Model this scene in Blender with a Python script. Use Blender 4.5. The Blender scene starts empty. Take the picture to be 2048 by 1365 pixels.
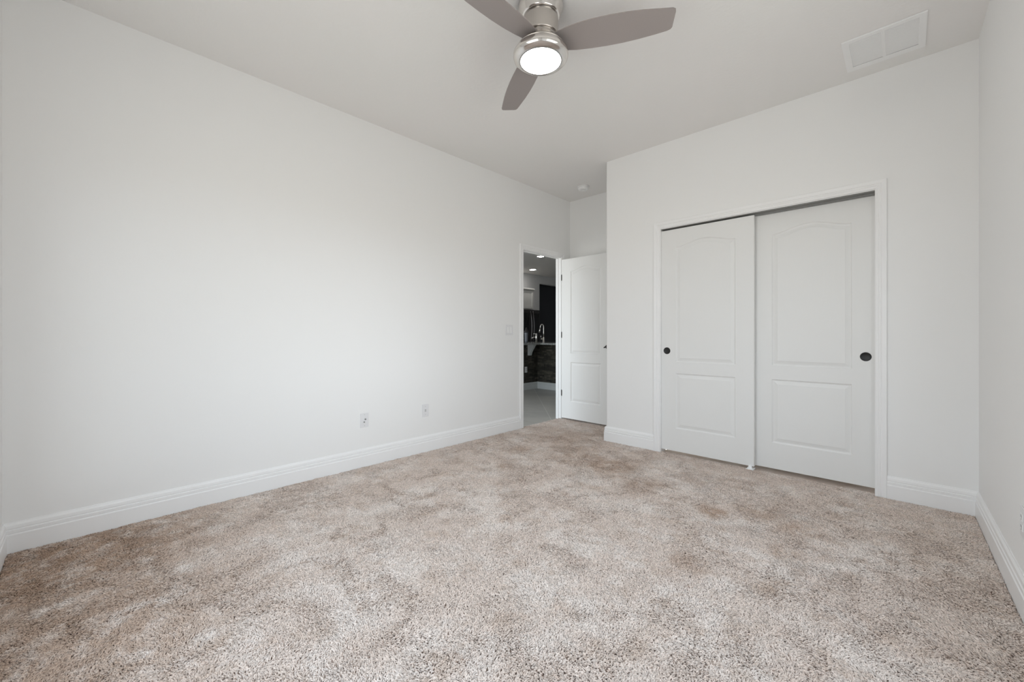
import bpy, bmesh, math, random
import numpy as np
from mathutils import Vector, Matrix, geometry

C = bpy.context.scene.collection
sc = bpy.context.scene
R = math.radians

# ---------------------------------------------------------------- camera
S = 1.07                                   # camera height (m)
F = 816.0                                  # focal length in pixels of a 2048 px wide frame
YAW = math.atan((1808.6 - 1024) / F)
cam_d = bpy.data.cameras.new('camera')
cam_d.sensor_width = 36.0
cam_d.lens = F / 2048 * 36.0
cam_d.shift_y = -12.5 / 2048
cam_d.clip_start = 0.02
cam = bpy.data.objects.new('camera', cam_d)
C.objects.link(cam)
cam.location = (0, 0, S)
cam.rotation_euler = (R(90), 0, YAW)
sc.camera = cam

# ---------------------------------------------------------------- view
sc.view_settings.view_transform = 'Standard'
sc.view_settings.look = 'None'
sc.view_settings.gamma = 1.0
sc.view_settings.use_curve_mapping = False
sc.view_settings.exposure = 0.0
sc.cycles.max_bounces = 16
sc.cycles.diffuse_bounces = 10
sc.cycles.glossy_bounces = 4
sc.cycles.sample_clamp_indirect = 6.0
sc.cycles.caustics_reflective = False
sc.cycles.caustics_refractive = False
sc.cycles.use_denoising = True
try:
    sc.cycles_curves.shape = 'THICK'
except Exception:
    pass

# ---------------------------------------------------------------- world (bright overcast sky over grass)
SKY = 7.0
W_SKY, W_GROUND, W_GLOW = 0.70, 1.0, 0.95          # relative weights: open sky, sunlit ground, bright sky lobe added to form the left-wall light patch
GLOW_DIR = Vector((1.0, -0.06, 0.12)).normalized(); GLOW_POW = 40.0
w = bpy.data.worlds.new('sky'); sc.world = w; w.use_nodes = True
nt = w.node_tree; nt.nodes.clear()
wo = nt.nodes.new('ShaderNodeOutputWorld'); bg = nt.nodes.new('ShaderNodeBackground')
tc = nt.nodes.new('ShaderNodeTexCoord'); sp = nt.nodes.new('ShaderNodeSeparateXYZ')
mr = nt.nodes.new('ShaderNodeMapRange'); cr = nt.nodes.new('ShaderNodeValToRGB')
mr.inputs['From Min'].default_value = -1; mr.inputs['From Max'].default_value = 1
e = cr.color_ramp.elements
G_, K_ = W_GROUND, W_SKY
e[0].position = 0.0; e[0].color = (0.40*G_, 0.395*G_, 0.37*G_, 1)
e[1].position = 1.0; e[1].color = (0.70*K_, 0.87*K_, 1.05*K_, 1)
for p, c in ((0.485, (0.475*G_, 0.475*G_, 0.450*G_, 1)), (0.515, (0.82*K_, 0.9*K_, 0.97*K_, 1)), (0.62, (0.87*K_, 0.97*K_, 1.05*K_, 1))):
    q = e.new(p); q.color = c
nt.links.new(tc.outputs['Generated'], sp.inputs[0]); nt.links.new(sp.outputs['Z'], mr.inputs['Value'])
nt.links.new(mr.outputs[0], cr.inputs[0])
dt = nt.nodes.new('ShaderNodeVectorMath'); dt.operation = 'DOT_PRODUCT'; dt.inputs[1].default_value = GLOW_DIR
nt.links.new(tc.outputs['Generated'], dt.inputs[0])
mx0 = nt.nodes.new('ShaderNodeMath'); mx0.operation = 'MAXIMUM'; mx0.inputs[1].default_value = 0.0; nt.links.new(dt.outputs['Value'], mx0.inputs[0])
pw = nt.nodes.new('ShaderNodeMath'); pw.operation = 'POWER'; pw.inputs[1].default_value = GLOW_POW; nt.links.new(mx0.outputs[0], pw.inputs[0])
ab = nt.nodes.new('ShaderNodeMath'); ab.operation = 'GREATER_THAN'; ab.inputs[1].default_value = 0.0; nt.links.new(sp.outputs['Z'], ab.inputs[0])
ml = nt.nodes.new('ShaderNodeMath'); ml.operation = 'MULTIPLY'; nt.links.new(pw.outputs[0], ml.inputs[0]); nt.links.new(ab.outputs[0], ml.inputs[1])
vs_ = nt.nodes.new('ShaderNodeVectorMath'); vs_.operation = 'SCALE'; vs_.inputs[0].default_value = (0.93*W_GLOW, 1.0*W_GLOW, 1.05*W_GLOW); nt.links.new(ml.outputs[0], vs_.inputs['Scale'])
va_ = nt.nodes.new('ShaderNodeVectorMath'); va_.operation = 'ADD'; nt.links.new(cr.outputs[0], va_.inputs[0]); nt.links.new(vs_.outputs[0], va_.inputs[1])
nt.links.new(va_.outputs[0], bg.inputs['Color'])
bg.inputs['Strength'].default_value = SKY
nt.links.new(bg.outputs[0], wo.inputs[0])

# room dimensions (m)
XL = -3.176; YC = 3.647; YN = -0.289; YA = 4.405; XK = -2.183; ZC = 2.82; TW = 0.115
XBK = -7.745
def xr(y): return 0.317 + 0.0146 * (YC - y)          # the right wall runs a hair out of square
WIN = (0.75, 2.20, 0.75, 2.10)                        # bedroom window: y0, y1, z0, z1 in the right wall
FILL_WIN = (-1.95, -0.25, 0.35, 2.12)                     # unseen window added to brighten the closet wall: x0, x1, z0, z1 in the wall behind the camera
WINK = (-7.3, -4.0, 0.1, 2.45)                        # unseen kitchen daylight opening, widened to brighten the room: x0, x1, z0, z1
YK0, YK1 = 1.2, 12.2                                  # kitchen extent

def portal(name, loc, rot, sx, sy):
    l = bpy.data.lights.new(name, 'AREA'); l.shape = 'RECTANGLE'; l.size = sx; l.size_y = sy
    l.cycles.is_portal = True
    o = bpy.data.objects.new(name, l); C.objects.link(o); o.location = loc; o.rotation_euler = rot
    return o
yc_, zc_ = (WIN[0]+WIN[1])/2, (WIN[2]+WIN[3])/2
portal('window_portal', (xr(yc_)+TW+0.02, yc_, zc_), (0, R(90), 0), WIN[3]-WIN[2], WIN[1]-WIN[0])
portal('window_portal', ((FILL_WIN[0]+FILL_WIN[1])/2, YN-TW-0.02, (FILL_WIN[2]+FILL_WIN[3])/2), (R(90), 0, 0), FILL_WIN[1]-FILL_WIN[0], FILL_WIN[3]-FILL_WIN[2])
portal('window_portal', ((WINK[0]+WINK[1])/2, YK0-TW-0.02, (WINK[2]+WINK[3])/2), (R(90), 0, 0), WINK[1]-WINK[0], WINK[3]-WINK[2])

# ================================================================ materials
def mat(name, col=(0.8, 0.8, 0.8), rough=0.5, metal=0.0, spec=0.5, bump=None, emit=None, coat=0.0, mottled=None):
    m = bpy.data.materials.new(name); m.use_nodes = True
    n = m.node_tree.nodes; l = m.node_tree.links; b = n['Principled BSDF']
    b.inputs['Base Color'].default_value = (*col, 1); b.inputs['Roughness'].default_value = rough
    b.inputs['Metallic'].default_value = metal; b.inputs['Specular IOR Level'].default_value = spec
    b.inputs['Coat Weight'].default_value = coat
    t = n.new('ShaderNodeTexCoord')
    if emit:
        b.inputs['Emission Color'].default_value = (*emit[0], 1); b.inputs['Emission Strength'].default_value = emit[1]
    if bump:                                   # (scale, strength, distance, stretch)
        mp = n.new('ShaderNodeMapping'); mp.inputs['Scale'].default_value = bump[3] if len(bump) > 3 else (1, 1, 1)
        nz = n.new('ShaderNodeTexNoise'); nz.inputs['Scale'].default_value = bump[0]; nz.inputs['Detail'].default_value = 3
        bp = n.new('ShaderNodeBump'); bp.inputs['Strength'].default_value = bump[1]; bp.inputs['Distance'].default_value = bump[2]
        l.new(t.outputs['Object'], mp.inputs[0]); l.new(mp.outputs[0], nz.inputs['Vector'])
        l.new(nz.outputs['Fac'], bp.inputs['Height']); l.new(bp.outputs[0], b.inputs['Normal'])
    if mottled:                                # (scale, col2)
        nz = n.new('ShaderNodeTexNoise'); nz.inputs['Scale'].default_value = mottled[0]; nz.inputs['Detail'].default_value = 4
        mx = n.new('ShaderNodeMix'); mx.data_type = 'RGBA'
        mx.inputs[6].default_value = (*col, 1); mx.inputs[7].default_value = (*mottled[1], 1)
        r = n.new('ShaderNodeMapRange'); r.inputs['From Min'].default_value = 0.35; r.inputs['From Max'].default_value = 0.65
        l.new(t.outputs['Object'], nz.inputs['Vector']); l.new(nz.outputs['Fac'], r.inputs['Value'])
        l.new(r.outputs[0], mx.inputs[0]); l.new(mx.outputs[2], b.inputs['Base Color'])
    return m

M = {}
FAN_E = 25.0
M['wall'] = mat('white wall paint', (0.87, 0.87, 0.865), 0.6, spec=0.3, bump=(60, 0.10, 0.002))
M['ceiling'] = mat('flat ceiling paint', (0.85, 0.835, 0.825), 0.9, spec=0.1, bump=(45, 0.25, 0.004), mottled=(1.2, (0.835, 0.83, 0.815)))
M['trim'] = mat('white semi-gloss trim paint', (0.89, 0.89, 0.89), 0.35, spec=0.4)
M['door'] = mat('white moulded door paint', (0.81, 0.81, 0.80), 0.42, spec=0.4, bump=(30, 0.22, 0.002, (6, 6, 0.45)))
M['nickel'] = mat('brushed nickel', (0.62, 0.585, 0.55), 0.27, 1.0, bump=(40, 0.05, 0.001, (1, 1, 12)))
M['chrome'] = mat('polished nickel', (0.78, 0.75, 0.72), 0.12, 1.0)
M['blade'] = mat('taupe grey blade finish', (0.335, 0.30, 0.288), 0.45, spec=0.4)
M['lens'] = mat('lit frosted lens', (0.9, 0.9, 0.88), 0.3, emit=((1.0, 0.96, 0.90), FAN_E))
M['black'] = mat('matte black metal', (0.012, 0.012, 0.012), 0.4, spec=0.4)
M['dark'] = mat('dark gap', (0.03, 0.03, 0.03), 0.8)
M['plastic'] = mat('white plastic', (0.88, 0.88, 0.88), 0.3)
M['plate'] = mat('white wall plate plastic', (0.79, 0.79, 0.80), 0.35)
M['plate_grey'] = mat('grey plate recess', (0.55, 0.55, 0.54), 0.4)
M['track'] = mat('grey painted track', (0.25, 0.25, 0.24), 0.5)
M['vent_dark'] = mat('vent interior', (0.22, 0.22, 0.21), 0.8)
M['granite'] = mat('speckled granite', (0.10, 0.105, 0.10), 0.15, mottled=(110, (0.42, 0.43, 0.42)))
M['fridge'] = mat('black stainless steel', (0.06, 0.056, 0.056), 0.35, 0.5)
M['fridge_glass'] = mat('black glass', (0.006, 0.006, 0.007), 0.12)
M['fridge_handle'] = mat('dark steel handle', (0.16, 0.15, 0.15), 0.3, 0.9)
M['navy'] = mat('dark navy surface', (0.032, 0.035, 0.046), 0.6)  # near-black blue over the whole recess
M['cab'] = mat('white cabinet paint', (0.72, 0.72, 0.70), 0.4)
M['corbel'] = mat('pale grey corbel paint', (0.62, 0.64, 0.64), 0.5)
M['kwall'] = mat('kitchen wall paint', (0.72, 0.73, 0.74), 0.6)
M['kceil'] = mat('kitchen ceiling paint', (0.72, 0.70, 0.675), 0.8)
M['greyplastic'] = mat('grey translucent plastic', (0.16, 0.17, 0.19), 0.25)
M['ledlens'] = mat('lit recessed lens', (0.9, 0.9, 0.9), 0.4, emit=((1.0, 0.95, 0.9), 50.0))
M['tan'] = mat('tan plastic', (0.55, 0.42, 0.36), 0.5)

# glass: clear pane with a faint reflection
g = bpy.data.materials.new('window glass'); g.use_nodes = True
gn, gl = g.node_tree.nodes, g.node_tree.links; gn.clear()
go = gn.new('ShaderNodeOutputMaterial'); gm = gn.new('ShaderNodeMixShader'); gt = gn.new('ShaderNodeBsdfTransparent'); gg = gn.new('ShaderNodeBsdfGlossy')
gg.inputs['Roughness'].default_value = 0.02; gm.inputs[0].default_value = 0.05
gl.new(gt.outputs[0], gm.inputs[1]); gl.new(gg.outputs[0], gm.inputs[2]); gl.new(gm.outputs[0], go.inputs[0])
M['glass'] = g

# carpet
def carpet_mat(name, hair):
    m = bpy.data.materials.new(name); m.use_nodes = True
    n = m.node_tree.nodes; l = m.node_tree.links; b = n['Principled BSDF']
    b.inputs['Roughness'].default_value = 0.9; b.inputs['Specular IOR Level'].default_value = 0.15
    geo = n.new('ShaderNodeNewGeometry')
    def noise(scale, detail=3, rough=0.55):
        z = n.new('ShaderNodeTexNoise'); z.inputs['Scale'].default_value = scale; z.inputs['Detail'].default_value = detail; z.inputs['Roughness'].default_value = rough
        l.new(geo.outputs['Position'], z.inputs['Vector']); return z.outputs['Fac']
    def rng(v, a, b_, c=0.0, d=1.0):
        r = n.new('ShaderNodeMapRange'); r.inputs['From Min'].default_value = a; r.inputs['From Max'].default_value = b_
        r.inputs['To Min'].default_value = c; r.inputs['To Max'].default_value = d
        r.interpolation_type = 'SMOOTHSTEP'; l.new(v, r.inputs['Value']); return r.outputs[0]
    def mixc(f, a, c):
        x = n.new('ShaderNodeMix'); x.data_type = 'RGBA'
        if isinstance(f, float): x.inputs[0].default_value = f
        else: l.new(f, x.inputs[0])
        for i, v in ((6, a), (7, c)):
            if isinstance(v, tuple): x.inputs[i].default_value = (*v, 1)
            else: l.new(v, x.inputs[i])
        return x.outputs[2]
    def math_(op, a, c):
        x = n.new('ShaderNodeMath'); x.operation = op; x.use_clamp = True
        for i, v in ((0, a), (1, c)):
            if isinstance(v, float): x.inputs[i].default_value = v
            else: l.new(v, x.inputs[i])
        return x.outputs[0]
    col = mixc(rng(noise(3.2, 5, 0.68), 0.38, 0.56), CARPET[0], CARPET[1])     # wear: greyer and pinker drifts
    col = mixc(rng(noise(8.0, 4, 0.65), 0.52, 0.66, 0.0, 0.65), col, CARPET[2])
    # worn brownish stains, each at its own spot; near-left corner pair also paints light falloff
    sx = n.new('ShaderNodeSeparateXYZ'); l.new(geo.outputs['Position'], sx.inputs[0])
    tot = None
    for (x, y, r, a) in STAINS_AND_SHADE:
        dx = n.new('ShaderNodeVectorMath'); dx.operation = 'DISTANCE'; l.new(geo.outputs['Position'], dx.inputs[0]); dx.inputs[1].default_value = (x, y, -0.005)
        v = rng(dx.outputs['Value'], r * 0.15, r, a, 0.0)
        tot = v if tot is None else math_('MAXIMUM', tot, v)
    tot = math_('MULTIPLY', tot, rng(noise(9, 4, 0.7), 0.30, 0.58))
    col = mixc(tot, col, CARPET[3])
    if hair:
        hi = n.new('ShaderNodeHairInfo')
        hs = n.new('ShaderNodeHueSaturation'); l.new(col, hs.inputs['Color'])
        l.new(rng(hi.outputs['Random'], 0.0, 1.0, 0.80, 1.17), hs.inputs['Value']); col = hs.outputs[0]
    l.new(col, b.inputs['Base Color'])
    return m
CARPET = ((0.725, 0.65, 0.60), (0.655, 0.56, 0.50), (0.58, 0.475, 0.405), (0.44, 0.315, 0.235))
STAINS_AND_SHADE = ((-1.75, 2.95, 0.42, 0.65), (-2.15, 3.05, 0.45, 0.5), (-2.5, 3.5, 0.5, 0.45), (-1.35, 2.75, 0.25, 0.5), (-0.83, 2.62, 0.17, 0.9), (-0.62, 2.82, 0.2, 0.6), (-0.42, 2.72, 0.18, 0.7),
          (-0.42, 2.35, 0.13, 0.6), (-2.35, 2.35, 0.12, 0.6), (-0.75, 1.95, 0.16, 0.55), (-0.42, 2.0, 0.12, 0.6), (-2.85, -0.1, 0.95, 0.95), (-2.1, -0.1, 0.9, 0.8), (-2.6, 2.8, 0.2, 0.5), (-1.1, 1.1, 0.12, 0.4))  # the two largest spots mix wear with painted shade of the near-left corner
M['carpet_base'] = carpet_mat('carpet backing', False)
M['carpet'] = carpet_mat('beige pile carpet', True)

# tiles laid on the diagonal
def tile_mat():
    m = mat('grey floor tile', (0.33, 0.32, 0.305), 0.35)
    n = m.node_tree.nodes; l = m.node_tree.links; b = n['Principled BSDF']
    geo = n.new('ShaderNodeNewGeometry'); mp = n.new('ShaderNodeMapping')
    mp.vector_type = 'POINT'; mp.inputs['Rotation'].default_value = (0, 0, R(-45))
    # after -45 deg: x' = (x+y)/sqrt2, y' = (y-x)/sqrt2 ; joints pass x' = 0.60, y' = 5.755
    T = 0.4572
    mp.inputs['Location'].default_value = (-0.60 + T * 40, -5.755 + T * 40, 0)
    l.new(geo.outputs['Position'], mp.inputs[0])
    br = n.new('ShaderNodeTexBrick'); br.offset = 0.0; br.squash = 1.0
    br.inputs['Scale'].default_value = 1.0; br.inputs['Brick Width'].default_value = T; br.inputs['Row Height'].default_value = T
    br.inputs['Mortar Size'].default_value = 0.004; br.inputs['Mortar Smooth'].default_value = 0.1
    br.inputs['Color1'].default_value = (0.46, 0.445, 0.415, 1); br.inputs['Color2'].default_value = (0.42, 0.41, 0.39, 1); br.inputs['Mortar'].default_value = (0.62, 0.61, 0.57, 1)
    l.new(mp.outputs[0], br.inputs['Vector'])
    nz = n.new('ShaderNodeTexNoise'); nz.inputs['Scale'].default_value = 3; nz.inputs['Detail'].default_value = 5
    m2 = n.new('ShaderNodeMapping'); m2.inputs['Scale'].default_value = (0.6, 3.5, 1); m2.inputs['Rotation'].default_value = (0, 0, R(-45))
    l.new(geo.outputs['Position'], m2.inputs[0]); l.new(m2.outputs[0], nz.inputs['Vector'])
    mx = n.new('ShaderNodeMix'); mx.data_type = 'RGBA'; mx.blend_type = 'MULTIPLY'; mx.inputs[0].default_value = 0.5
    cr2 = n.new('ShaderNodeValToRGB'); cr2.color_ramp.elements[0].color = (0.7, 0.69, 0.66, 1); cr2.color_ramp.elements[1].color = (1.2, 1.2, 1.2, 1)
    l.new(nz.outputs['Fac'], cr2.inputs[0]); l.new(br.outputs['Color'], mx.inputs[6]); l.new(cr2.outputs[0], mx.inputs[7])
    l.new(mx.outputs[2], b.inputs['Base Color'])
    return m
M['tile'] = tile_mat()

def stone_mat():
    m = mat('stacked dark stone veneer', (0.05, 0.045, 0.038), 0.8)
    n = m.node_tree.nodes; l = m.node_tree.links; b = n['Principled BSDF']
    geo = n.new('ShaderNodeNewGeometry'); sx = n.new('ShaderNodeSeparateXYZ'); cb = n.new('ShaderNodeCombineXYZ')
    ad = n.new('ShaderNodeMath'); ad.operation = 'ADD'
    l.new(geo.outputs['Position'], sx.inputs[0]); l.new(sx.outputs['X'], ad.inputs[0]); l.new(sx.outputs['Y'], ad.inputs[1])
    l.new(ad.outputs[0], cb.inputs['X']); l.new(sx.outputs['Z'], cb.inputs['Y'])
    br = n.new('ShaderNodeTexBrick'); br.offset = 0.37; br.squash = 0.6; br.squash_frequency = 3
    br.inputs['Scale'].default_value = 1; br.inputs['Brick Width'].default_value = 0.17; br.inputs['Row Height'].default_value = 0.030
    br.inputs['Mortar Size'].default_value = 0.002; br.inputs['Bias'].default_value = -0.3
    br.inputs['Color1'].default_value = (0.040, 0.037, 0.030, 1); br.inputs['Color2'].default_value = (0.125, 0.115, 0.095, 1); br.inputs['Mortar'].default_value = (0.022, 0.021, 0.019, 1)
    l.new(cb.outputs[0], br.inputs['Vector'])
    nz = n.new('ShaderNodeTexNoise'); nz.inputs['Scale'].default_value = 14; nz.inputs['Detail'].default_value = 5
    mx = n.new('ShaderNodeMix'); mx.data_type = 'RGBA'; mx.blend_type = 'MULTIPLY'; mx.inputs[0].default_value = 0.8
    l.new(geo.outputs['Position'], nz.inputs['Vector'])
    cr2 = n.new('ShaderNodeValToRGB'); cr2.color_ramp.elements[0].position = 0.3; cr2.color_ramp.elements[1].position = 0.7
    cr2.color_ramp.elements[0].color = (0.3, 0.3, 0.3, 1); cr2.color_ramp.elements[1].color = (1.3, 1.25, 1.15, 1)
    l.new(nz.outputs['Fac'], cr2.inputs[0]); l.new(br.outputs['Color'], mx.inputs[6]); l.new(cr2.outputs[0], mx.inputs[7])
    l.new(mx.outputs[2], b.inputs['Base Color'])
    bp = n.new('ShaderNodeBump'); bp.inputs['Distance'].default_value = 0.01; bp.inputs['Strength'].default_value = 0.8
    l.new(br.outputs['Fac'], bp.inputs['Height']); bp.invert = True; l.new(bp.outputs[0], b.inputs['Normal'])
    return m
M['stone'] = stone_mat()

# ================================================================ helpers
def tag(o, label=None, cat=None, group=None, kind=None):
    if label: o['label'] = label
    if cat: o['category'] = cat
    if group: o['group'] = group
    if kind: o['kind'] = kind
    return o
def obj(name, bm, m, parent=None, smooth=False, loc=None):
    me = bpy.data.meshes.new(name)
    bmesh.ops.recalc_face_normals(bm, faces=bm.faces[:])
    bm.to_mesh(me); bm.free()
    for mm in (m if isinstance(m, (list, tuple)) else [m]): me.materials.append(mm)
    if smooth:
        for p in me.polygons: p.use_smooth = True
    o = bpy.data.objects.new(name, me); C.objects.link(o)
    if parent: o.parent = parent
    if loc: o.location = loc
    return o
def empty(name, loc, rz=0.0):
    o = bpy.data.objects.new(name, None); C.objects.link(o); o.location = loc; o.rotation_euler = (0, 0, rz)
    o.empty_display_size = 0.1
    return o
def B(): return bmesh.new()
def box(bm, x0, x1, y0, y1, z0, z1, bev=0.0, mi=0):
    vs = [bm.verts.new(p) for p in ((x0,y0,z0),(x1,y0,z0),(x1,y1,z0),(x0,y1,z0),(x0,y0,z1),(x1,y0,z1),(x1,y1,z1),(x0,y1,z1))]
    fs = [bm.faces.new([vs[i] for i in q]) for q in ((0,3,2,1),(4,5,6,7),(0,1,5,4),(1,2,6,5),(2,3,7,6),(3,0,4,7))]
    for f in fs: f.material_index = mi
    if bev > 0:
        es = list({e_ for f in fs for e_ in f.edges})
        bmesh.ops.bevel(bm, geom=es, offset=bev, segments=2, affect='EDGES', profile=0.6)
def prism(bm, pts, z0, z1):
    """extrude an xy polygon"""
    lo = [bm.verts.new((x, y, z0)) for x, y in pts]; hi = [bm.verts.new((x, y, z1)) for x, y in pts]
    n = len(pts)
    for i in range(n): bm.faces.new((lo[i], lo[(i+1) % n], hi[(i+1) % n], hi[i]))
    tri = geometry.tessellate_polygon([[Vector((x, y, 0)) for x, y in pts]])
    for t in tri:
        bm.faces.new([lo[i] for i in t]); bm.faces.new([hi[i] for i in t])
def lathe(bm, prof, seg=64, c=(0, 0, 0), axis='Z', cap=True):
    rings = []
    for r, z in prof:
        if r < 1e-6:
            rings.append([bm.verts.new((0, 0, z))])
        else:
            rings.append([bm.verts.new((r*math.cos(2*math.pi*i/seg), r*math.sin(2*math.pi*i/seg), z)) for i in range(seg)])
    vs = [v for r_ in rings for v in r_]
    for a, b in zip(rings, rings[1:]):
        for i in range(seg):
            j = (i+1) % seg
            if len(a) == 1 and len(b) == 1: continue
            if len(a) == 1: bm.faces.new((a[0], b[i], b[j]))
            elif len(b) == 1: bm.faces.new((a[i], a[j], b[0]))
            else: bm.faces.new((a[i], a[j], b[j], b[i]))
    if cap:
        for r_ in (rings[0], rings[-1]):
            if len(r_) > 2: bm.faces.new(r_)
    mt = Matrix.Identity(4)
    if axis == 'Y': mt = Matrix.Rotation(R(90), 4, 'X')       # z -> -y
    if axis == 'X': mt = Matrix.Rotation(R(90), 4, 'Y')       # z -> +x
    bmesh.ops.transform(bm, matrix=Matrix.Translation(c) @ mt, verts=vs)
def tube(bm, pts, rad, seg=12, cap=True):
    pts = [Vector(p) for p in pts]; n = len(pts)
    rads = rad if isinstance(rad, (list, tuple)) else [rad]*n
    rings = []; up = None
    for i, p in enumerate(pts):
        t = (pts[min(i+1, n-1)] - pts[max(i-1, 0)]).normalized()
        if up is None:
            up = Vector((0, 0, 1)) if abs(t.z) < 0.9 else Vector((1, 0, 0))
        a = t.cross(up).normalized(); up = a.cross(t).normalized()
        rings.append([bm.verts.new(p + rads[i]*(math.cos(2*math.pi*k/seg)*a + math.sin(2*math.pi*k/seg)*up)) for k in range(seg)])
    for a, b in zip(rings, rings[1:]):
        for k in range(seg): bm.faces.new((a[k], a[(k+1) % seg], b[(k+1) % seg], b[k]))
    if cap: bm.faces.new(rings[0]); bm.faces.new(rings[-1])
def sweep(bm, path, prof, closed_prof=True):
    """path: [(point, vecA, vecB)], profile [(a, b)] -> point + a*vecA + b*vecB, ends capped"""
    rings = []
    for p, va, vb in path:
        p, va, vb = Vector(p), Vector(va), Vector(vb)
        rings.append([bm.verts.new(p + a*va + b*vb) for a, b in prof])
    n = len(prof)
    for r0, r1 in zip(rings, rings[1:]):
        for k in range(n): bm.faces.new((r0[k], r0[(k+1) % n], r1[(k+1) % n], r1[k]))
    bm.faces.new(rings[0]); bm.faces.new(rings[-1])
def wall_x(bm, x0, x1, y0, y1, z0, z1, holes=()):
    """slab between x0 and x1, with holes (y0, y1, z0, z1) left open; holes sorted by y"""
    y = y0
    for h in holes:
        box(bm, x0, x1, y, h[0], z0, z1)
        if h[2] > z0: box(bm, x0, x1, h[0], h[1], z0, h[2])
        if h[3] < z1: box(bm, x0, x1, h[0], h[1], h[3], z1)
        y = h[1]
    box(bm, x0, x1, y, y1, z0, z1)
def wall_y(bm, y0, y1, x0, x1, z0, z1, holes=()):
    x = x0
    for h in holes:
        if h[0] > x: box(bm, x, h[0], y0, y1, z0, z1)
        if h[2] > z0: box(bm, h[0], h[1], y0, y1, z0, h[2])
        if h[3] < z1: box(bm, h[0], h[1], y0, y1, h[3], z1)
        x = h[1]
    if x1 > x: box(bm, x, x1, y0, y1, z0, z1)

# ================================================================ room shell
DY0, DY1, DZ = 3.486, 4.214, 2.062
LT = 0.080                                    # thickness of the wall with the doorway            # bedroom doorway in the left wall
CX0, CX1, CZ = -1.617, -0.139, 2.043          # closet opening
FZ = -0.014                                   # sub-floor under the pile

# floor of the bedroom (carpet backing)
bm = B()
prism(bm, [(XL, YN), (xr(YN), YN), (xr(YC), YC), (CX1, YC), (CX1, YC+0.6), (CX0, YC+0.6), (CX0, YC), (XK, YC), (XK, YA), (XL, YA)], FZ-0.1, FZ)
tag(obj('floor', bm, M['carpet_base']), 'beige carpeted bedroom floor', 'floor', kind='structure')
bm = B(); box(bm, XL-TW-0.0, 0.6, YN-TW, 5.0, ZC, ZC+0.12)
tag(obj('ceiling', bm, M['ceiling']), 'pale grey textured bedroom ceiling', 'ceiling', kind='structure')
bm = B(); wall_x(bm, XL-LT, XL, YN-TW, YA+TW, FZ, ZC, [(DY0, DY1, FZ, DZ)])
tag(obj('wall_left', bm, M['wall']), 'long white bedroom wall on the left with the doorway', 'wall', kind='structure')
# closet wall with rounded outer corner
bm = B(); r_ = 0.016
arc = [(XK + r_ - r_*math.sin(a), YC + r_ - r_*math.cos(a)) for a in [R(90)*i/6 for i in range(7)]]
prism(bm, [(CX0, YC)] + arc + [(XK, YA), (XK+TW, YA), (XK+TW, YC+TW), (CX0, YC+TW)], FZ, ZC)
box(bm, CX0, CX1, YC, YC+TW, CZ, ZC)
box(bm, CX1, xr(YC)+0.02, YC, YC+TW, FZ, ZC)
tag(obj('wall_closet', bm, M['wall']), 'white wall around the sliding closet doors', 'wall', kind='structure')
bm = B(); box(bm, XK+TW, 0.32, YC+0.62, YC+0.70, FZ, ZC); box(bm, CX1+0.02, CX1+0.06, YC+TW, YC+0.62, FZ, ZC)
tag(obj('wall_closet_inner', bm, M['wall']), 'inside wall of the closet behind the sliding doors', 'wall', kind='structure')
bm = B(); box(bm, XL, XK+TW, YA, YA+TW, FZ, ZC)
tag(obj('wall_alcove', bm, M['wall']), 'short white wall behind the open bedroom door', 'wall', kind='structure')
# right wall (slightly out of square), window opening beside the camera
bm = B()
wall_x(bm, 0, TW, YN-TW, YC+TW, FZ, ZC, [WIN])
for v in bm.verts: v.co.x += xr(v.co.y)
tag(obj('wall_right', bm, M['wall']), 'white bedroom wall on the right', 'wall', kind='structure')
bm = B(); wall_y(bm, YN-TW, YN, XL, xr(YN), FZ, ZC, [FILL_WIN])
tag(obj('wall_near', bm, M['wall']), 'white bedroom wall at the far left edge of the view', 'wall', kind='structure')

# windows
def window(name, axis, pos, a0, a1, z0, z1):
    rt = tag(empty(name, (0, 0, 0)), 'white framed single hung window, out of view', 'window', kind='structure')
    def bx(bm, u0, u1, d0, d1, q0, q1):
        if axis == 'x': box(bm, pos+d0, pos+d1, u0, u1, q0, q1)
        else: box(bm, u0, u1, pos+d0, pos+d1, q0, q1)
    bm = B(); t = 0.045; zm = (z0+z1)/2
    for q in ((a0, a0+t, z0, z1), (a1-t, a1, z0, z1), (a0+t, a1-t, z0, z0+t), (a0+t, a1-t, z1-t, z1), (a0+t, a1-t, zm-t/2, zm+t/2)):
        bx(bm, q[0], q[1], -0.02, 0.02, q[2], q[3])
    obj('window_frame', bm, M['trim'], rt)
    bm = B(); bx(bm, a0+t, a1-t, -0.002, 0.002, z0+t, z1-t)
    obj('pane', bm, M['glass'], rt)
    return rt
window('window_1', 'x', xr(1.47)+0.075, WIN[0], WIN[1], WIN[2], WIN[3])
window('fill_window', 'y', YN-0.075, FILL_WIN[0], FILL_WIN[1], FILL_WIN[2], FILL_WIN[3])  # added behind the camera as fill light, never in view

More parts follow.
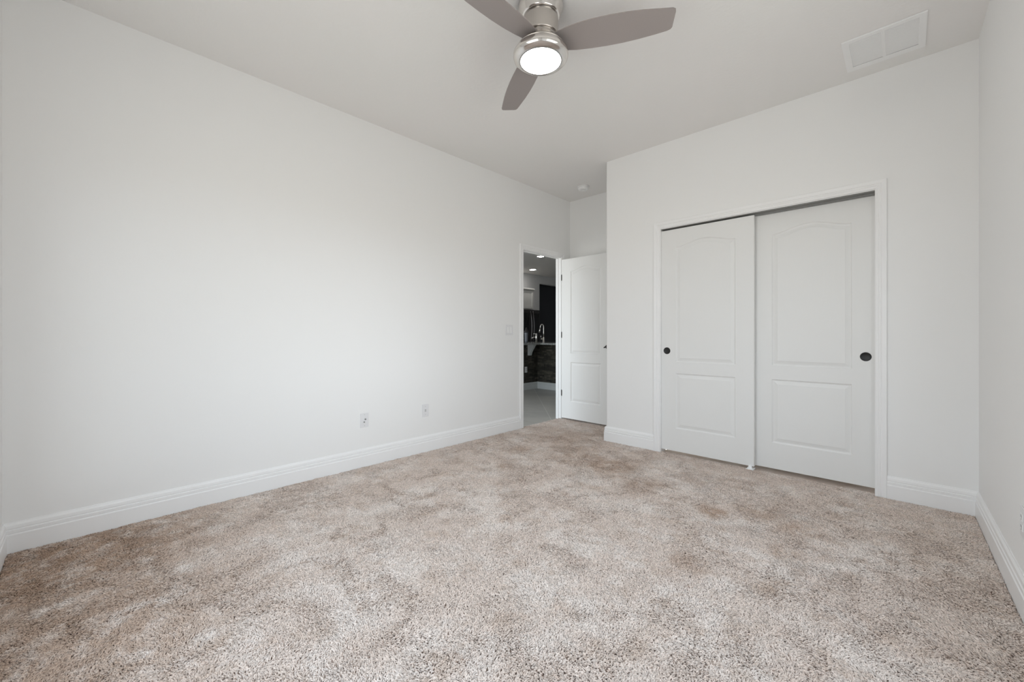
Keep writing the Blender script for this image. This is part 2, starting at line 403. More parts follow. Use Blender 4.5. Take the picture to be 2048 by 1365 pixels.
# baseboards ---------------------------------------------------------------
BB = [(0, 0), (0, 0.0155), (0.088, 0.0155), (0.092, 0.0115), (0.0945, 0.0105), (0.0965, 0.0135), (0.1085, 0.0135), (0.111, 0.009), (0.114, 0.0085),
      (0.117, 0.0115), (0.130, 0.0100), (0.139, 0.0045), (0.143, 0.0035), (0.143, 0)]
BZ = -0.012
def baseboard(name, label, pts, normals):
    """pts xy along the wall, normals = mitre vectors into the room"""
    bm = B(); sweep(bm, [((x, y, BZ), (0, 0, 1.083), (nx, ny, 0)) for (x, y), (nx, ny) in zip(pts, normals)], BB)
    return tag(obj(name, bm, M['trim']), label, 'baseboard', kind='structure')
baseboard('baseboard_left', 'white stepped baseboard along the long left wall', [(XL, YN), (XL, DY0-0.057)], [(1, 1), (1, 0)])
baseboard('baseboard_near', 'white baseboard on the wall at the left edge of the view', [(XL, YN), (xr(YN), YN)], [(1, 1), (-1, 1)])
baseboard('baseboard_closet', 'white baseboard wrapping the corner left of the closet', [(XK, YA), (XK, YC), (CX0-0.057, YC)], [(-1, -1), (-1, -1), (0, -1)])
baseboard('baseboard_back', 'white baseboard between the closet and the right corner', [(CX1+0.057, YC), (xr(YC), YC)], [(0, -1), (-1, -1)])
baseboard('baseboard_right', 'white baseboard along the right wall', [(xr(YC), YC), (xr(YN), YN)], [(-1, -1), (-1, 1)])
baseboard('baseboard_alcove', 'white baseboard behind the open bedroom door', [(XL, YA), (XK, YA)], [(1, -1), (-1, -1)])

# door casings -------------------------------------------------------------
CAS = [(0, 0), (0, 0.009), (0.004, 0.0115), (0.012, 0.0125), (0.016, 0.0105), (0.020, 0.0125), (0.026, 0.0125), (0.029, 0.0105), (0.033, 0.0140), (0.050, 0.0165), (0.0555, 0.0165), (0.057, 0.014), (0.057, 0)]
Z0 = -0.012
bm = B()
sweep(bm, [((CX0, YC, Z0), (-1, 0, 0), (0, -1, 0)), ((CX0, YC, CZ), (-1, 0, 1), (0, -1, 0)), ((CX1, YC, CZ), (1, 0, 1), (0, -1, 0)), ((CX1, YC, Z0), (1, 0, 0), (0, -1, 0))], CAS)
tag(obj('trim_1', bm, M['trim']), 'white ridged casing around the closet opening', 'door casing', kind='structure')
bm = B()
sweep(bm, [((XL, DY0, Z0), (0, -1, 0), (1, 0, 0)), ((XL, DY0, DZ), (0, -1, 1), (1, 0, 0)), ((XL, DY1, DZ), (0, 1, 1), (1, 0, 0)), ((XL, DY1, Z0), (0, 1, 0), (1, 0, 0))], CAS)
tag(obj('trim_2', bm, M['trim']), 'white casing around the bedroom doorway', 'door casing', kind='structure')
# jamb linings with stop
bm = B(); t = 0.006
for (y0, y1) in ((DY0, DY0+t), (DY1-t, DY1)): box(bm, XL-LT-0.002, XL+0.001, y0, y1, Z0, DZ)
box(bm, XL-LT-0.002, XL+0.001, DY0+t, DY1-t, DZ-t, DZ)
box(bm, XL-0.070, XL-0.04, DY0+t, DY0+t+0.008, Z0, DZ-t); box(bm, XL-0.070, XL-0.04, DY1-t-0.008, DY1-t, Z0, DZ-t)
box(bm, XL-0.070, XL-0.04, DY0+t+0.008, DY1-t-0.008, DZ-t-0.008, DZ-t)
tag(obj('trim_3', bm, M['trim']), 'white jamb lining the bedroom doorway', 'door jamb', kind='structure')
bm = B()
for (x0, x1) in ((CX0, CX0+0.003), (CX1-0.003, CX1)): box(bm, x0, x1, YC+0.001, YC+TW, Z0, CZ)
box(bm, CX0+0.003, CX1-0.003, YC+0.001, YC+0.012, CZ-0.004, CZ)
tag(obj('trim_4', bm, M['trim']), 'white jamb inside the closet opening', 'door jamb', kind='structure')

# moulded two-panel doors ----------------------------------------------------
def door_mesh(wd, ht, th, p0, p1, z_lo, z_mid0, z_mid1, z_sh, arch, seg=28):
    """front face at y=0 facing -y, x from 0 to wd; returns bmesh"""
    bm = B()
    def outline(x0, x1, z0, z1, a, ins):
        x0 += ins; x1 -= ins; z0 += ins; z1 -= ins
        pts = [(x0, z0), (x1, z0)]
        for i in range(seg+1):
            u = 1 - i/seg
            k = 0.5 - 0.5*math.cos(2*math.pi*u)
            pts.append((x0 + (x1-x0)*u, z1 + a*(k**0.85)))
        return pts
    panels = [(p0, p1, z_lo, z_mid0, 0.0), (p0, p1, z_mid1, z_sh, arch)]
    steps = ((0.0, 0.0), (0.0035, 0.0035), (0.007, 0.0065), (0.013, 0.0075), (0.020, 0.0060), (0.030, 0.0035), (0.036, 0.0018), (0.038, 0.0008))
    rect = [(0, 0), (wd, 0), (wd, ht), (0, ht)]
    for side in (0, 1):
        def P(x, z, d): return (x, d if side == 0 else th - d, z)
        loops = [rect] + [outline(*p, 0.0) for p in panels]
        allp = [bm.verts.new(P(x, z, 0)) for lp in loops for x, z in lp]
        tri = geometry.tessellate_polygon([[Vector((x, z, 0)) for x, z in lp] for lp in loops])
        for t_ in tri:
            try: bm.faces.new([allp[i] for i in t_])
            except ValueError: pass
        off = 4
        rectv = allp[:4]
        if side == 0: front = rectv
        else:
            for i in range(4): bm.faces.new((front[i], front[(i+1) % 4], rectv[(i+1) % 4], rectv[i]))
        for p, lp in zip(panels, loops[1:]):
            prev = allp[off:off+len(lp)]; off += len(lp)
            for ins, d in steps[1:]:
                cur = [bm.verts.new(P(x, z, d)) for x, z in outline(*p, ins)]
                n = len(cur)
                for i in range(n): bm.faces.new((prev[i], prev[(i+1) % n], cur[(i+1) % n], cur[i]))
                prev = cur
            tri = geometry.tessellate_polygon([[Vector((v.co.x, v.co.z, 0)) for v in prev]])
            for t_ in tri: bm.faces.new([prev[i] for i in t_])
    return bm

def finger_pull(parent, x, z):
    bm = B(); lathe(bm, [(0.031, 0.0), (0.031, 0.0015), (0.029, 0.003), (0.0265, 0.0022), (0.0245, 0.0012), (0, 0.0010)], 40, axis='Y')
    o = obj('finger_pull', bm, M['black'], parent, smooth=True, loc=(x, 0, z))
    tag(o, 'round black recessed finger pull')
DZB = 0.021; DH = 2.022 - DZB
bm = door_mesh(0.752, DH, 0.035, 0.130, 0.618, 0.226-DZB, 0.723-DZB, 0.824-DZB, 1.860-DZB, 0.047)
d1 = obj('door_1', bm, M['door'], loc=(-1.613, YC+0.022, DZB))
tag(d1, 'left sliding closet door, the one in front, with an arched upper panel', 'door', kind='structure')
finger_pull(d1, 0.050, 0.924-DZB)
bm = door_mesh(0.732, DH, 0.035, 0.124, 0.610, 0.222-DZB, 0.721-DZB, 0.828-DZB, 1.858-DZB, 0.050)
d2 = obj('door_2', bm, M['door'], loc=(-0.875, YC+0.079, DZB))
tag(d2, 'right sliding closet door, set behind the left one', 'door', kind='structure')
finger_pull(d2, 0.683, 0.918-DZB)
# overhead track of the sliding doors
bm = B()
box(bm, CX0+0.004, CX1-0.004, YC+0.012, YC+0.114, CZ-0.008, CZ-0.004)
box(bm, CX0+0.004, CX1-0.004, YC+0.062, YC+0.066, CZ-0.022, CZ-0.008)
box(bm, CX0+0.004, CX1-0.004, YC+0.072, YC+0.075, CZ-0.016, CZ-0.008)
tag(obj('door_track', bm, M['track']), 'grey metal track above the sliding closet doors', 'door track')
# floor guide
gd = empty('door_guide', (-0.885, YC+0.012, 0.001))
tag(gd, 'small white plastic floor guide where the two closet doors meet', 'door guide')
bm = B(); box(bm, -0.024, 0.028, -0.030, 0.045, -0.001, 0.004, 0.001); obj('base_plate', bm, M['plastic'], gd)
bm = B(); box(bm, -0.012, 0.012, -0.0035, 0.0045, 0.004, 0.034, 0.001); box(bm, -0.015, -0.008, -0.014, -0.0035, 0.004, 0.016, 0.001); obj('fin', bm, M['plastic'], gd)
bm = B(); box(bm, -0.022, 0.020, -0.040, -0.030, -0.002, 0.001, 0.0005); tag(obj('shim', bm, M['tan'], gd), 'tan shim under the guide')

# bedroom door standing open -------------------------------------------------
bm = door_mesh(0.711, 2.022-DZB, 0.035, 0.142, 0.571, 0.236-DZB, 0.728-DZB, 0.838-DZB, 1.862-DZB, 0.047)
d3 = obj('door_3', bm, M['door'], loc=(-3.139, 4.171, DZB))
tag(d3, 'white two-panel bedroom door standing open in the alcove', 'door', kind='structure')
for z in (0.335, 1.07, 1.795):
    bm = B(); lathe(bm, [(0.003, -0.038), (0.0048, -0.036), (0.0048, 0.036), (0.003, 0.038)], 12); box(bm, -0.003, 0.003, 0.0, 0.0045, -0.036, 0.036)
    tag(obj('hinge', bm, M['black'], d3, loc=(0.003, -0.004, z-DZB)), 'black hinge')
bm = B(); lathe(bm, [(0.026, 0), (0.026, 0.006), (0.011, 0.010), (0.010, 0.045), (0, 0.046)], 32, axis='Y')
tube(bm, [(-0.022, -0.048, -0.010), (-0.010, -0.046, -0.004), (0.0, -0.044, 0.0), (0.04, -0.046, 0.002), (0.04, -0.046, 0.002)][:4], [0.006, 0.008, 0.009, 0.007], 12)
tag(obj('door_handle', bm, M['black'], d3, smooth=True, loc=(0.664, 0, 0.930-DZB)), 'black door handle')

# ================================================================ carpet pile
def vnoise(x, y, cell, seed):
    rs = np.random.RandomState(seed); g_ = rs.rand(256, 256)
    u = x/cell + 50; v = y/cell + 50; i = np.floor(u).astype(int); j = np.floor(v).astype(int); fu = u-i; fv = v-j
    fu = fu*fu*(3-2*fu); fv = fv*fv*(3-2*fv); i %= 256; j %= 256; i1 = (i+1) % 256; j1 = (j+1) % 256
    return (g_[i, j]*(1-fu)+g_[i1, j]*fu)*(1-fv) + (g_[i, j1]*(1-fu)+g_[i1, j1]*fu)*fv
rs = np.random.RandomState(7)
PITCH = 0.0047
gx, gy = np.meshgrid(np.arange(XL-0.02, 0.42, PITCH), np.arange(YN, YA, PITCH))
px = (gx + rs.uniform(-.5, .5, gx.shape)*PITCH*1.1).ravel(); py = (gy + rs.uniform(-.5, .5, gx.shape)*PITCH*1.1).ravel()
xw = 0.317 + 0.0146*(YC-py)
e_ = 0.019
door_ = (py > DY0+0.012) & (py < DY1-0.012)
ok = ((px > XL+e_) | door_) & (py > YN+e_) & (((py < YC-e_) & (px < xw-e_)) | ((py >= YC-e_) & (px < XK-e_) & (py < YA-e_)) | ((py >= YC-e_) & (py < YC+0.030) & (px > CX0+0.006) & (px < CX1-0.006)))
# the pile reaches the doorway threshold too
px, py, xw = px[ok], py[ok], xw[ok]; N = len(px)
ang = 2*math.pi*(1.1*vnoise(px, py, 0.60, 1) + 0.9*vnoise(px, py, 0.10, 2)) + rs.normal(0, 1.0, N)
lean = 0.0060 + 0.0055*vnoise(px, py, 0.12, 3) + rs.uniform(-0.002, 0.003, N)
hgt = 0.0120 + 0.0022*(vnoise(px, py, 0.022, 4)-0.5)*2 + rs.uniform(-0.0014, 0.0014, N)
edge = np.minimum(np.minimum(px-XL, xw-px), np.where(px > XK, np.abs(YC-py), 9))
lean = np.where(edge < 0.03, lean*0.3, lean)
dx, dy = np.cos(ang), np.sin(ang)
jx, jy = rs.normal(0, 0.0011, N), rs.normal(0, 0.0011, N)
P4 = np.zeros((N, 4, 3), dtype=np.float32)
for k, (tz, tl, tj) in enumerate(((0.0, 0.0, 0), (0.45, 0.22, 1.0), (0.85, 0.68, -0.6), (1.0, 1.15, 0.8))):
    P4[:, k, 0] = px + dx*lean*tl + jx*tj; P4[:, k, 1] = py + dy*lean*tl + jy*tj
    P4[:, k, 2] = FZ + hgt*tz - (0.0006 if k == 3 else 0)
rad = np.tile(np.array([0.0016, 0.00205, 0.0020, 0.0011], dtype=np.float32), (N, 1)) * rs.uniform(0.85, 1.15, (N, 1)).astype(np.float32)
hc = bpy.data.hair_curves.new('carpet_pile'); hc.add_curves([4]*N)
hc.attributes['position'].data.foreach_set('vector', P4.ravel())
ra = hc.attributes.get('radius') or hc.attributes.new('radius', 'FLOAT', 'POINT')
ra.data.foreach_set('value', rad.ravel().astype(np.float32))
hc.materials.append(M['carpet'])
cp = bpy.data.objects.new('carpet_pile', hc); C.objects.link(cp)
tag(cp, 'beige twisted carpet pile with brownish worn patches and a painted-in shaded corner covering the bedroom floor', 'carpet', kind='stuff')

# ================================================================ ceiling fan
FX, FY = -1.390, 1.665
fan = empty('ceiling_fan', (FX, FY, ZC))
tag(fan, 'brushed nickel flush-mount ceiling fan with three taupe blades and a lit lens', 'ceiling fan')
def fl(name, prof, m, seg=72, **k):
    bm = B(); lathe(bm, [(r, z-ZC) for r, z in prof], seg); return obj(name, bm, m, fan, smooth=True, **k)
fl('canopy', [(0.100, 2.819), (0.113, 2.818), (0.1185, 2.808), (0.1180, 2.796), (0.112, 2.782), (0.105, 2.768), (0.100, 2.756), (0.097, 2.750), (0.088, 2.7495)], M['chrome'])
fl('gap_ring', [(0.080, 2.7495), (0.089, 2.7495), (0.089, 2.746), (0.080, 2.746)], M['dark'])
fl('motor_housing', [(0.080, 2.746), (0.0925, 2.7455), (0.0935, 2.73), (0.0930, 2.69), (0.0915, 2.66), (0.0925, 2.651), (0.0915, 2.6475), (0.082, 2.647)], M['nickel'])
fl('gap_ring', [(0.080, 2.647), (0.0835, 2.647), (0.0835, 2.6435), (0.080, 2.6435)], M['dark'])
fl('blade_hub', [(0.080, 2.6435), (0.0895, 2.643), (0.092, 2.632), (0.099, 2.617), (0.110, 2.604), (0.121, 2.594), (0.128, 2.585), (0.129, 2.581), (0.122, 2.5805)], M['nickel'])
fl('gap_ring', [(0.118, 2.5805), (0.1235, 2.5805), (0.1235, 2.5785), (0.118, 2.5785)], M['dark'])
fl('light_kit', [(0.118, 2.5785), (0.131, 2.578), (0.137, 2.570), (0.1415, 2.562), (0.1420, 2.559), (0.1455, 2.556), (0.1460, 2.547), (0.143, 2.536), (0.135, 2.527), (0.121, 2.521), (0.108, 2.518), (0.1055, 2.520)], M['chrome'])
ln = fl('lens', [(0.1070, 2.5195), (0.092, 2.5165), (0.07, 2.5140), (0.04, 2.5120), (0.0, 2.5115)], M['lens'])
tag(ln, 'lit round frosted lens')
def blade(rot):
    bm = B()
    up = [(0.085, 0.052), (0.12, 0.064), (0.18, 0.073), (0.26, 0.0785), (0.34, 0.0805), (0.42, 0.079), (0.50, 0.073), (0.58, 0.0635), (0.635, 0.0565), (0.652, 0.050), (0.6585, 0.040)]
    dn = [(0.6665, -0.040), (0.664, -0.054), (0.652, -0.0615), (0.60, -0.0675), (0.52, -0.0785), (0.44, -0.0850), (0.36, -0.0865), (0.28, -0.0845), (0.20, -0.0765), (0.14, -0.065), (0.085, -0.052)]
    pts = up + dn
    th = 0.005
    bot = [bm.verts.new((x, y, 0)) for x, y in pts]; top = [bm.verts.new((x, y, th)) for x, y in pts]
    n = len(pts)
    bm.faces.new(bot); bm.faces.new(top[::-1])
    for i in range(n): bm.faces.new((bot[i], bot[(i+1) % n], top[(i+1) % n], top[i]))
    es = [e for e in bm.edges if abs(e.verts[0].co.z-e.verts[1].co.z) < 1e-6]
    bmesh.ops.bevel(bm, geom=es, offset=0.0015, segments=2, affect='EDGES')
    bmesh.ops.transform(bm, matrix=Matrix.Rotation(R(-12), 4, 'X'), verts=bm.verts)
    o = obj('blade', bm, M['blade'], fan, loc=(0, 0, 2.613-ZC)); o.rotation_euler = (0, 0, R(rot))
    # blade iron above the root
    b2 = B(); box(b2, 0.06, 0.15, -0.022, 0.022, 0.006, 0.011, 0.0015)
    bmesh.ops.transform(b2, matrix=Matrix.Rotation(R(-12), 4, 'X'), verts=b2.verts)
    obj('blade_iron', b2, M['nickel'], o)
for a in (29.2, 149.2, 269.2): blade(a)

# ================================================================ ceiling vent
vt = empty('air_vent', (-0.0895, 3.313, ZC))
tag(vt, 'white square return air grille on the ceiling near the right corner', 'air vent')
x0, x1, y0, y1 = -0.183, 0.181, -0.183, 0.187
ix0, ix1, iy0, iy1 = -0.150, 0.150, -0.155, 0.137
bm = B()
for q in ((x0, ix0, y0, y1), (ix1, x1, y0, y1), (ix0, ix1, y0, iy0), (ix0, ix1, iy1, y1)): box(bm, q[0], q[1], q[2], q[3], -0.010, -0.001)
box(bm, -0.008, 0.008, iy0, iy1, -0.009, -0.001)
obj('frame', bm, M['plastic'], vt)
bm = B(); box(bm, ix0, ix1, iy0, iy1, -0.002, -0.001); tag(obj('backing', bm, M['vent_dark'], vt), 'grey recess behind the louvres')
for (a, b) in ((ix0, -0.008), (0.008, ix1)):
    bm = B(); n = 22
    for i in range(n):
        y = iy0 + (i+0.5)*(iy1-iy0)/n
        vs = [bm.verts.new(p) for p in ((a, y-0.0042, -0.0045), (b, y-0.0042, -0.0045), (b, y+0.0020, -0.0075), (a, y+0.0020, -0.0075), (a, y-0.0042, -0.0037), (b, y-0.0042, -0.0037), (b, y+0.0020, -0.0067), (a, y+0.0020, -0.0067))]
        for q in ((0,1,2,3), (7,6,5,4), (0,4,5,1), (1,5,6,2), (2,6,7,3), (3,7,4,0)): bm.faces.new([vs[k] for k in q])
    obj('louvre_panel', bm, M['plastic'], vt)

# smoke detector
sd = empty('smoke_detector', (-2.735, 4.060, ZC))
tag(sd, 'round white smoke detector on the alcove ceiling', 'smoke detector')
bm = B(); lathe(bm, [(0.070, 0), (0.070, -0.008), (0.062, -0.0085)], 48); obj('base', bm, M['plastic'], sd, smooth=True)
bm = B(); lathe(bm, [(0.062, -0.0085), (0.064, -0.016), (0.060, -0.030), (0.050, -0.037), (0.018, -0.040), (0.017, -0.0375), (0, -0.0375)], 48); obj('cover', bm, M['plastic'], sd, smooth=True)
bm = B(); lathe(bm, [(0.004, -0.0395), (0.004, -0.0375)], 12, c=(0.03, 0.0, 0)); tag(obj('indicator', bm, M['plate_grey'], sd), 'small grey indicator')

# ================================================================ wall plates
def plate(name, loc, rz, w_, label, cat, parts):
    """plate facing +x before rotation"""
    r0 = empty(name, loc, rz); tag(r0, label, cat)
    bm = B(); box(bm, 0.0, 0.0055, -w_/2, w_/2, -0.0575, 0.0575, 0.002); obj('plate', bm, M['plate'], r0)
    for nm, bmf, m, lb in parts:
        o = obj(nm, bmf(), m, r0)
        if lb: o['label'] = lb
    return r0
def bx_(*a):
    def f():
        b_ = B(); box(b_, *a); return b_
    return f
def jack(y, z, r0_=0.0055):
    def f():
        b_ = B(); lathe(b_, [(r0_, 0.0055), (r0_, 0.012), (r0_*0.5, 0.014), (0, 0.014)], 16, c=(0, y, z), axis='X'); return b_
    return f
def screw(y, z):
    def f():
        b_ = B(); lathe(b_, [(0.003, 0.005), (0.003, 0.0062), (0, 0.0066)], 12, c=(0, y, z), axis='X'); return b_
    return f
plate('cable_plate', (XL, 1.564, 0.373), 0, 0.070, 'white wall plate with two round cable jacks low on the left wall', 'wall plate',
      [('jack', jack(0.006, 0.008, 0.0065), M['track'], 'grey cable jack'), ('jack', jack(-0.004, -0.014), M['track'], 'grey cable jack'),
       ('screw', screw(0, 0.045), M['plate_grey'], None), ('screw', screw(0, -0.045), M['plate_grey'], None)])
plate('phone_plate', (XL, 2.151, 0.374), 0, 0.070, 'white wall plate with a small grey slot low on the left wall, nearer the doorway', 'wall plate',
      [('jack', bx_(0.0055, 0.0065, -0.008, 0.008, -0.012, 0.012, 0.0004), M['plate_grey'], 'grey jack slot'),
       ('screw', screw(0, 0.036), M['plate_grey'], None), ('screw', screw(0, -0.036), M['plate_grey'], None)])
def rocker(y):
    def f():
        b_ = B()
        vs = [b_.verts.new(p) for p in ((0.0055, y-0.0155, -0.033), (0.0055, y+0.0155, -0.033), (0.0055, y+0.0155, 0.033), (0.0055, y-0.0155, 0.033),
                                        (0.0105, y-0.0155, -0.033), (0.0105, y+0.0155, -0.033), (0.0065, y+0.0155, 0.033), (0.0065, y-0.0155, 0.033))]
        for q in ((0,3,2,1), (4,5,6,7), (0,1,5,4), (1,2,6,5), (2,3,7,6), (3,0,4,7)): b_.faces.new([vs[i] for i in q])
        return b_
    return f
plate('light_switch', (XL, 3.255, 1.122), 0, 0.116, 'white double rocker light switch beside the bedroom doorway', 'light switch',
      [('rocker', rocker(-0.023), M['plastic'], None), ('rocker', rocker(0.023), M['plastic'], None)])
def recept(z):
    def f():
        b_ = B(); box(b_, 0.0055, 0.0072, -0.017, 0.017, z-0.014, z+0.014, 0.003*0.2); return b_
    return f
def slots(z):
    def f():
        b_ = B(); box(b_, 0.0072, 0.0075, -0.0085, -0.0065, z-0.002, z+0.008); box(b_, 0.0072, 0.0075, 0.0065, 0.0085, z-0.002, z+0.008); box(b_, 0.0072, 0.0075, -0.002, 0.002, z-0.010, z-0.006); return b_
    return f
rp = [('receptacle', recept(0.0195), M['plastic'], None), ('receptacle', recept(-0.0195), M['plastic'], None), ('slots', slots(0.0195), M['dark'], 'dark socket slots'), ('slots', slots(-0.0195), M['dark'], 'dark socket slots')]
plate('wall_outlet', (xr(2.508), 2.508, 0.344), math.pi+0.0146, 0.070, 'white power outlet low on the right wall, cut by the picture edge', 'outlet', rp)

# ================================================================ kitchen beyond the doorway
KZ = -0.012
bm = B(); box(bm, XBK, XL, YK0, YK1, KZ-0.1, KZ)
# leave the bedroom floor alone: tiles start at the wall face
tag(obj('floor_kitchen', bm, M['tile']), 'grey tiled floor beyond the doorway', 'floor', kind='structure')
bm = B(); box(bm, XBK-1.4, XL-TW, YK0-TW, YK1+TW, ZC, ZC+0.12)
tag(obj('ceiling_kitchen', bm, M['kceil']), 'grey kitchen ceiling beyond the doorway', 'ceiling', kind='structure')
OPY0, OPY1, OPZ = 9.222, 10.9, 2.578
bm = B(); wall_x(bm, XBK-TW, XBK, YK0-TW, YK1, KZ, ZC, [(OPY0, OPY1, KZ, OPZ)])
tag(obj('wall_kitchen', bm, M['kwall']), 'pale kitchen wall behind the refrigerator', 'wall', kind='structure')
bm = B(); box(bm, XBK-0.4, XBK-0.3, OPY0-0.4, OPY1+0.4, KZ, ZC); box(bm, XBK-0.3, XBK-TW, OPY0-0.4, OPY0-0.3, KZ, ZC); box(bm, XBK-0.3, XBK-TW, OPY1+0.3, OPY1+0.4, KZ, ZC)
box(bm, XBK-0.3, XBK-TW, OPY0-0.3, OPY1+0.3, KZ-0.1, KZ)
tag(obj('wall_pantry', bm, M['navy']), 'dark navy recess right of the refrigerator', 'wall', kind='structure')
bm = B(); box(bm, XBK, XL, YK1, YK1+TW, KZ, ZC); box(bm, XL-TW, XL, YA+TW, YK1+TW, KZ, ZC)
tag(obj('wall_kitchen_side', bm, M['kwall']), 'kitchen side wall out of view', 'wall', kind='structure')
bm = B(); wall_y(bm, YK0-TW, YK0, XBK, XL-LT, KZ, ZC, [WINK])
tag(obj('wall_kitchen_near', bm, M['kwall']), 'kitchen wall with the daylight opening, out of view', 'wall', kind='structure')

bar = empty('breakfast_bar', (-5.35, 6.30, KZ))
tag(bar, 'L-shaped breakfast bar base clad in dark stacked stone', 'breakfast bar')
bx0, by0 = -5.348, 6.302
def rel(bm, o=(-5.35, 6.30, KZ)):
    bmesh.ops.translate(bm, vec=(-o[0], -o[1], -o[2]), verts=bm.verts); return bm
bm = B(); box(bm, bx0-0.14, bx0, 3.4, by0+0.14, KZ, 0.878); box(bm, bx0, -3.5, by0, by0+0.14, KZ, 0.878)
obj('stone_base', rel(bm), M['stone'], bar)
bm = B()
sweep(bm, [((bx0, 3.4, KZ), (0, 0, 0.95), (1, 0, 0)), ((bx0, by0, KZ), (0, 0, 0.95), (1, -1, 0)), ((-3.5, by0, KZ), (0, 0, 0.95), (0, -1, 0))], BB)
tag(obj('baseboard', rel(bm), M['corbel'], bar), 'white baseboard at the foot of the stone')
def corbel(y):
    bm = B(); prof = [(0, 0), (0, -0.215), (0.055, -0.215), (0.062, -0.185), (0.078, -0.145), (0.105, -0.100), (0.135, -0.060), (0.155, -0.025), (0.170, -0.012), (0.170, 0)]
    lo = [bm.verts.new((bx0+a, y-0.03, 0.878+b)) for a, b in prof]; hi = [bm.verts.new((bx0+a, y+0.03, 0.878+b)) for a, b in prof]
    n = len(prof); bm.faces.new(lo); bm.faces.new(hi[::-1])
    for i in range(n): bm.faces.new((lo[i], lo[(i+1) % n], hi[(i+1) % n], hi[i]))
    tag(obj('corbel', rel(bm), M['corbel'], bar), 'pale curved bracket under the counter')
corbel(6.035)
bm = B()
prism(bm, [(-5.06, 3.3), (-5.06, 6.05), (-3.45, 6.05), (-3.45, 7.05), (-6.06, 7.05), (-6.06, 3.3)], 0.879, 0.910)
tag(obj('countertop', bm, M['granite']), 'speckled grey granite countertop on the stone bar', 'countertop')
plate('wall_outlet', (bx0, 5.955, 0.385), 0, 0.070, 'white power outlet on the dark stone bar under the counter', 'outlet', [('receptacle', recept(0.0195), M['plate_grey'], None), ('receptacle', recept(-0.0195), M['plate_grey'], None)])

# view-plane helper for small kitchen pieces: unit vector along the picture's horizontal
rv = Vector((math.cos(YAW), math.sin(YAW), 0))
def onray(px_, Y):
    a = (px_-1024)/F; x = -math.sin(YAW)+math.cos(YAW)*a; y = math.cos(YAW)+math.sin(YAW)*a
    return Vector((x*Y/y, Y, 0))
# tall gooseneck faucet
p = onray(1087.3, 6.46); ft = empty('kitchen_faucet', (p.x, p.y, 0.910), YAW)
tag(ft, 'tall arched pull-down kitchen faucet on the granite counter', 'faucet')
bm = B(); lathe(bm, [(0.028, 0), (0.028, 0.006), (0.021, 0.010), (0.020, 0.10), (0.016, 0.11)], 20); obj('base', bm, M['chrome'], ft, smooth=True)
pts = [(0, 0, 0.10), (0, 0, 0.20), (0, 0, 0.29)] + [(-0.033+0.033*math.cos(R(a)), 0, 0.315+0.055*math.sin(R(a))) for a in range(0, 181, 15)] + [(-0.071, 0, 0.29)]
bm = B(); tube(bm, pts, 0.0105, 12); obj('neck', bm, M['nickel'], ft, smooth=True)
bm = B(); tube(bm, [(-0.071, 0, 0.295), (-0.078, 0, 0.255), (-0.086, 0, 0.205)], [0.012, 0.015, 0.018], 12); obj('spray_head', bm, M['nickel'], ft, smooth=True)
bm = B(); tube(bm, [(0, 0, 0.075), (-0.035, 0, 0.070), (-0.055, -0.01, 0.078)], [0.016, 0.015, 0.013], 12); tube(bm, [(-0.05, -0.01, 0.078), (-0.056, -0.01, 0.115), (-0.055, -0.01, 0.15)], 0.006, 8); obj('lever', bm, M['nickel'], ft, smooth=True)
# short tap
p = onray(1072.7, 6.24); st = empty('filter_tap', (p.x, p.y, 0.910), YAW)
tag(st, 'short straight chrome tap left of the tall kitchen faucet', 'tap')
bm = B(); lathe(bm, [(0.020, 0), (0.020, 0.165), (0.017, 0.168)], 20); obj('body', bm, M['chrome'], st, smooth=True)
bm = B(); tube(bm, [(0, 0, 0.105), (-0.045, 0, 0.112), (-0.078, 0, 0.105), (-0.088, 0, 0.075)], 0.009, 10); obj('spout', bm, M['chrome'], st, smooth=True)
bm = B(); lathe(bm, [(0.018, 0.168), (0.018, 0.185), (0.012, 0.188)], 20); tube(bm, [(0, 0, 0.178), (-0.06, 0, 0.180)], 0.005, 8); obj('lever', bm, M['chrome'], st, smooth=True)
# jug of a countertop blender
p = onray(1052.6, 6.30); bl = empty('blender', (p.x, p.y, 0.910), YAW)
tag(bl, 'grey countertop blender jug at the left end of the granite counter', 'blender')
bm = B(); lathe(bm, [(0.022, 0), (0.034, 0.002), (0.034, 0.03), (0.040, 0.17), (0.043, 0.20), (0.040, 0.205)], 24); obj('jug', bm, M['greyplastic'], bl, smooth=True)
bm = B(); lathe(bm, [(0.043, 0.205), (0.044, 0.235), (0.030, 0.245), (0.028, 0.275), (0.020, 0.285), (0.018, 0.31), (0, 0.312)], 24); obj('lid', bm, M['fridge'], bl, smooth=True)
bm = B(); tube(bm, [(-0.040, 0, 0.19), (-0.075, 0, 0.185), (-0.078, 0, 0.10), (-0.038, 0, 0.07)], 0.008, 8); obj('handle', bm, M['fridge'], bl, smooth=True)

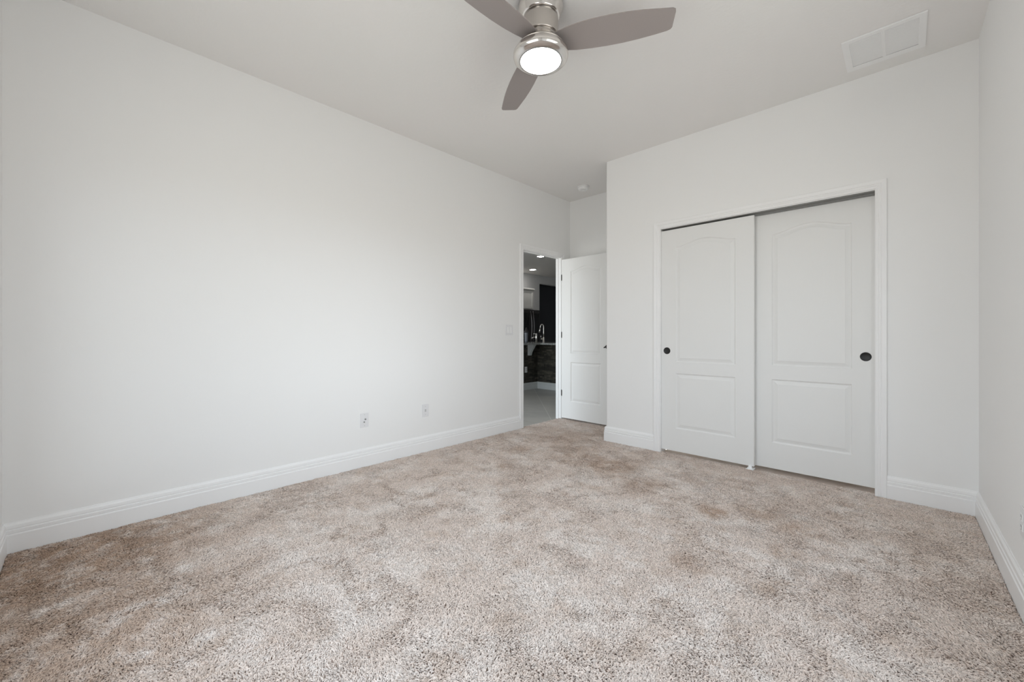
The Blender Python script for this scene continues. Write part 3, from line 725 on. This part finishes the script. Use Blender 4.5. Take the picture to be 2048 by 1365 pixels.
# refrigerator
FXF = -7.03
def y_at(px_, X):
    a = (px_-1024)/F; x = -math.sin(YAW)+math.cos(YAW)*a; y = math.cos(YAW)+math.sin(YAW)*a
    return y*X/x
yr = y_at(1079.6, FXF); yc2 = y_at(1061.8, FXF); yl = yc2-(yr-yc2)
fr = empty('refrigerator', (FXF, yc2, KZ)); tag(fr, 'black French door refrigerator with curved bar handles', 'refrigerator')
H_ = 1.735
bm = B(); box(bm, XBK+0.03-FXF, -0.06, yl-yc2, yr-yc2, 0.012, H_-0.01, 0.004); obj('body', bm, M['fridge'], fr)
for (a, b, s) in ((yl-yc2, -0.003, -1), (0.003, yr-yc2, 1)):
    bm = B(); box(bm, -0.055, 0.0, a, b, 0.72, H_, 0.008); dr = obj('door', bm, M['fridge'], fr)
    bm = B(); box(bm, 0.0, 0.004, (0.085 if s > 0 else a+0.03), (b-0.03 if s > 0 else b-0.085), 0.78, H_-0.09, 0.001); obj('glass_panel', bm, M['fridge_glass'], dr)
    y = s*0.045; zs = [1.68, 1.55, 1.40, 1.25, 1.10, 0.98, 0.86]
    bm = B(); tube(bm, [(0.03 + 0.05*math.sin(math.pi*(1.68-z)/0.82), y + s*0.0, z+0.012) for z in zs], 0.013, 10)
    for z in (1.66, 0.90): tube(bm, [(0, y, z), (0.04, y, z)], 0.010, 8)
    obj('handle', bm, M['fridge_handle'], dr, smooth=True)
bm = B(); box(bm, -0.055, 0.0, yl-yc2, yr-yc2, 0.03, 0.712, 0.008); dr = obj('freezer_drawer', bm, M['fridge'], fr)
bm = B(); tube(bm, [(0.045, yl-yc2+0.08, 0.62), (0.06, 0, 0.62), (0.045, yr-yc2-0.08, 0.62)], 0.013, 10)
for y in (yl-yc2+0.1, yr-yc2-0.1): tube(bm, [(0, y, 0.62), (0.05, y, 0.62)], 0.010, 8)
obj('handle', bm, M['fridge_handle'], dr, smooth=True)
bm = B(); box(bm, 0.0, 0.003, yr-yc2-0.085, yr-yc2-0.035, H_-0.062, H_-0.048); tag(obj('badge', bm, M['fridge_handle'], fr), 'small light badge')

# cabinet above it
CXF = XBK+0.33; cyr = y_at(1066.0, CXF); cyl = cyr-0.95
cb = empty('wall_cabinet', (XBK, cyl, 1.78)); tag(cb, 'white wall cabinet above the refrigerator', 'cabinet')
bm = B(); box(bm, 0.001, 0.33, 0, cyr-cyl, 0, 0.52, 0.003); obj('body', bm, M['cab'], cb)
bm = B(); box(bm, 0.001, 0.375, -0.02, cyr-cyl+0.03, 0.52, 0.565, 0.012); obj('crown_moulding', bm, M['cab'], cb)
for k in (0, 1):
    a = k*0.475+0.004; b = a+0.467
    bm = B()
    box(bm, 0.33, 0.350, a, b, 0.006, 0.066); box(bm, 0.33, 0.350, a, b, 0.453, 0.513); box(bm, 0.33, 0.350, a, a+0.06, 0.066, 0.453); box(bm, 0.33, 0.350, b-0.06, b, 0.066, 0.453); box(bm, 0.33, 0.341, a+0.06, b-0.06, 0.066, 0.453)
    dr = obj('door', bm, M['cab'], cb)

# recessed lights
def downlight(x, y, r_, label):
    o = empty('recessed_light', (x, y, ZC)); tag(o, label, 'ceiling light', 'recessed kitchen ceiling lights')
    bm = B(); lathe(bm, [(r_+0.012, 0), (r_+0.012, -0.004), (r_, -0.007), (r_-0.002, -0.003)], 40, cap=False); obj('trim_ring', bm, M['plastic'], o, smooth=True)
    bm = B(); lathe(bm, [(r_-0.002, -0.0035), (0, -0.0040)], 40, cap=False); tag(obj('lens', bm, M['ledlens'], o, smooth=True), 'lit white lens')
downlight(-5.85, 7.00, 0.075, 'lit recessed light nearer the doorway, cut by the head of the doorway')
downlight(-7.19, 8.28, 0.085, 'lit recessed light farther away, above the refrigerator')
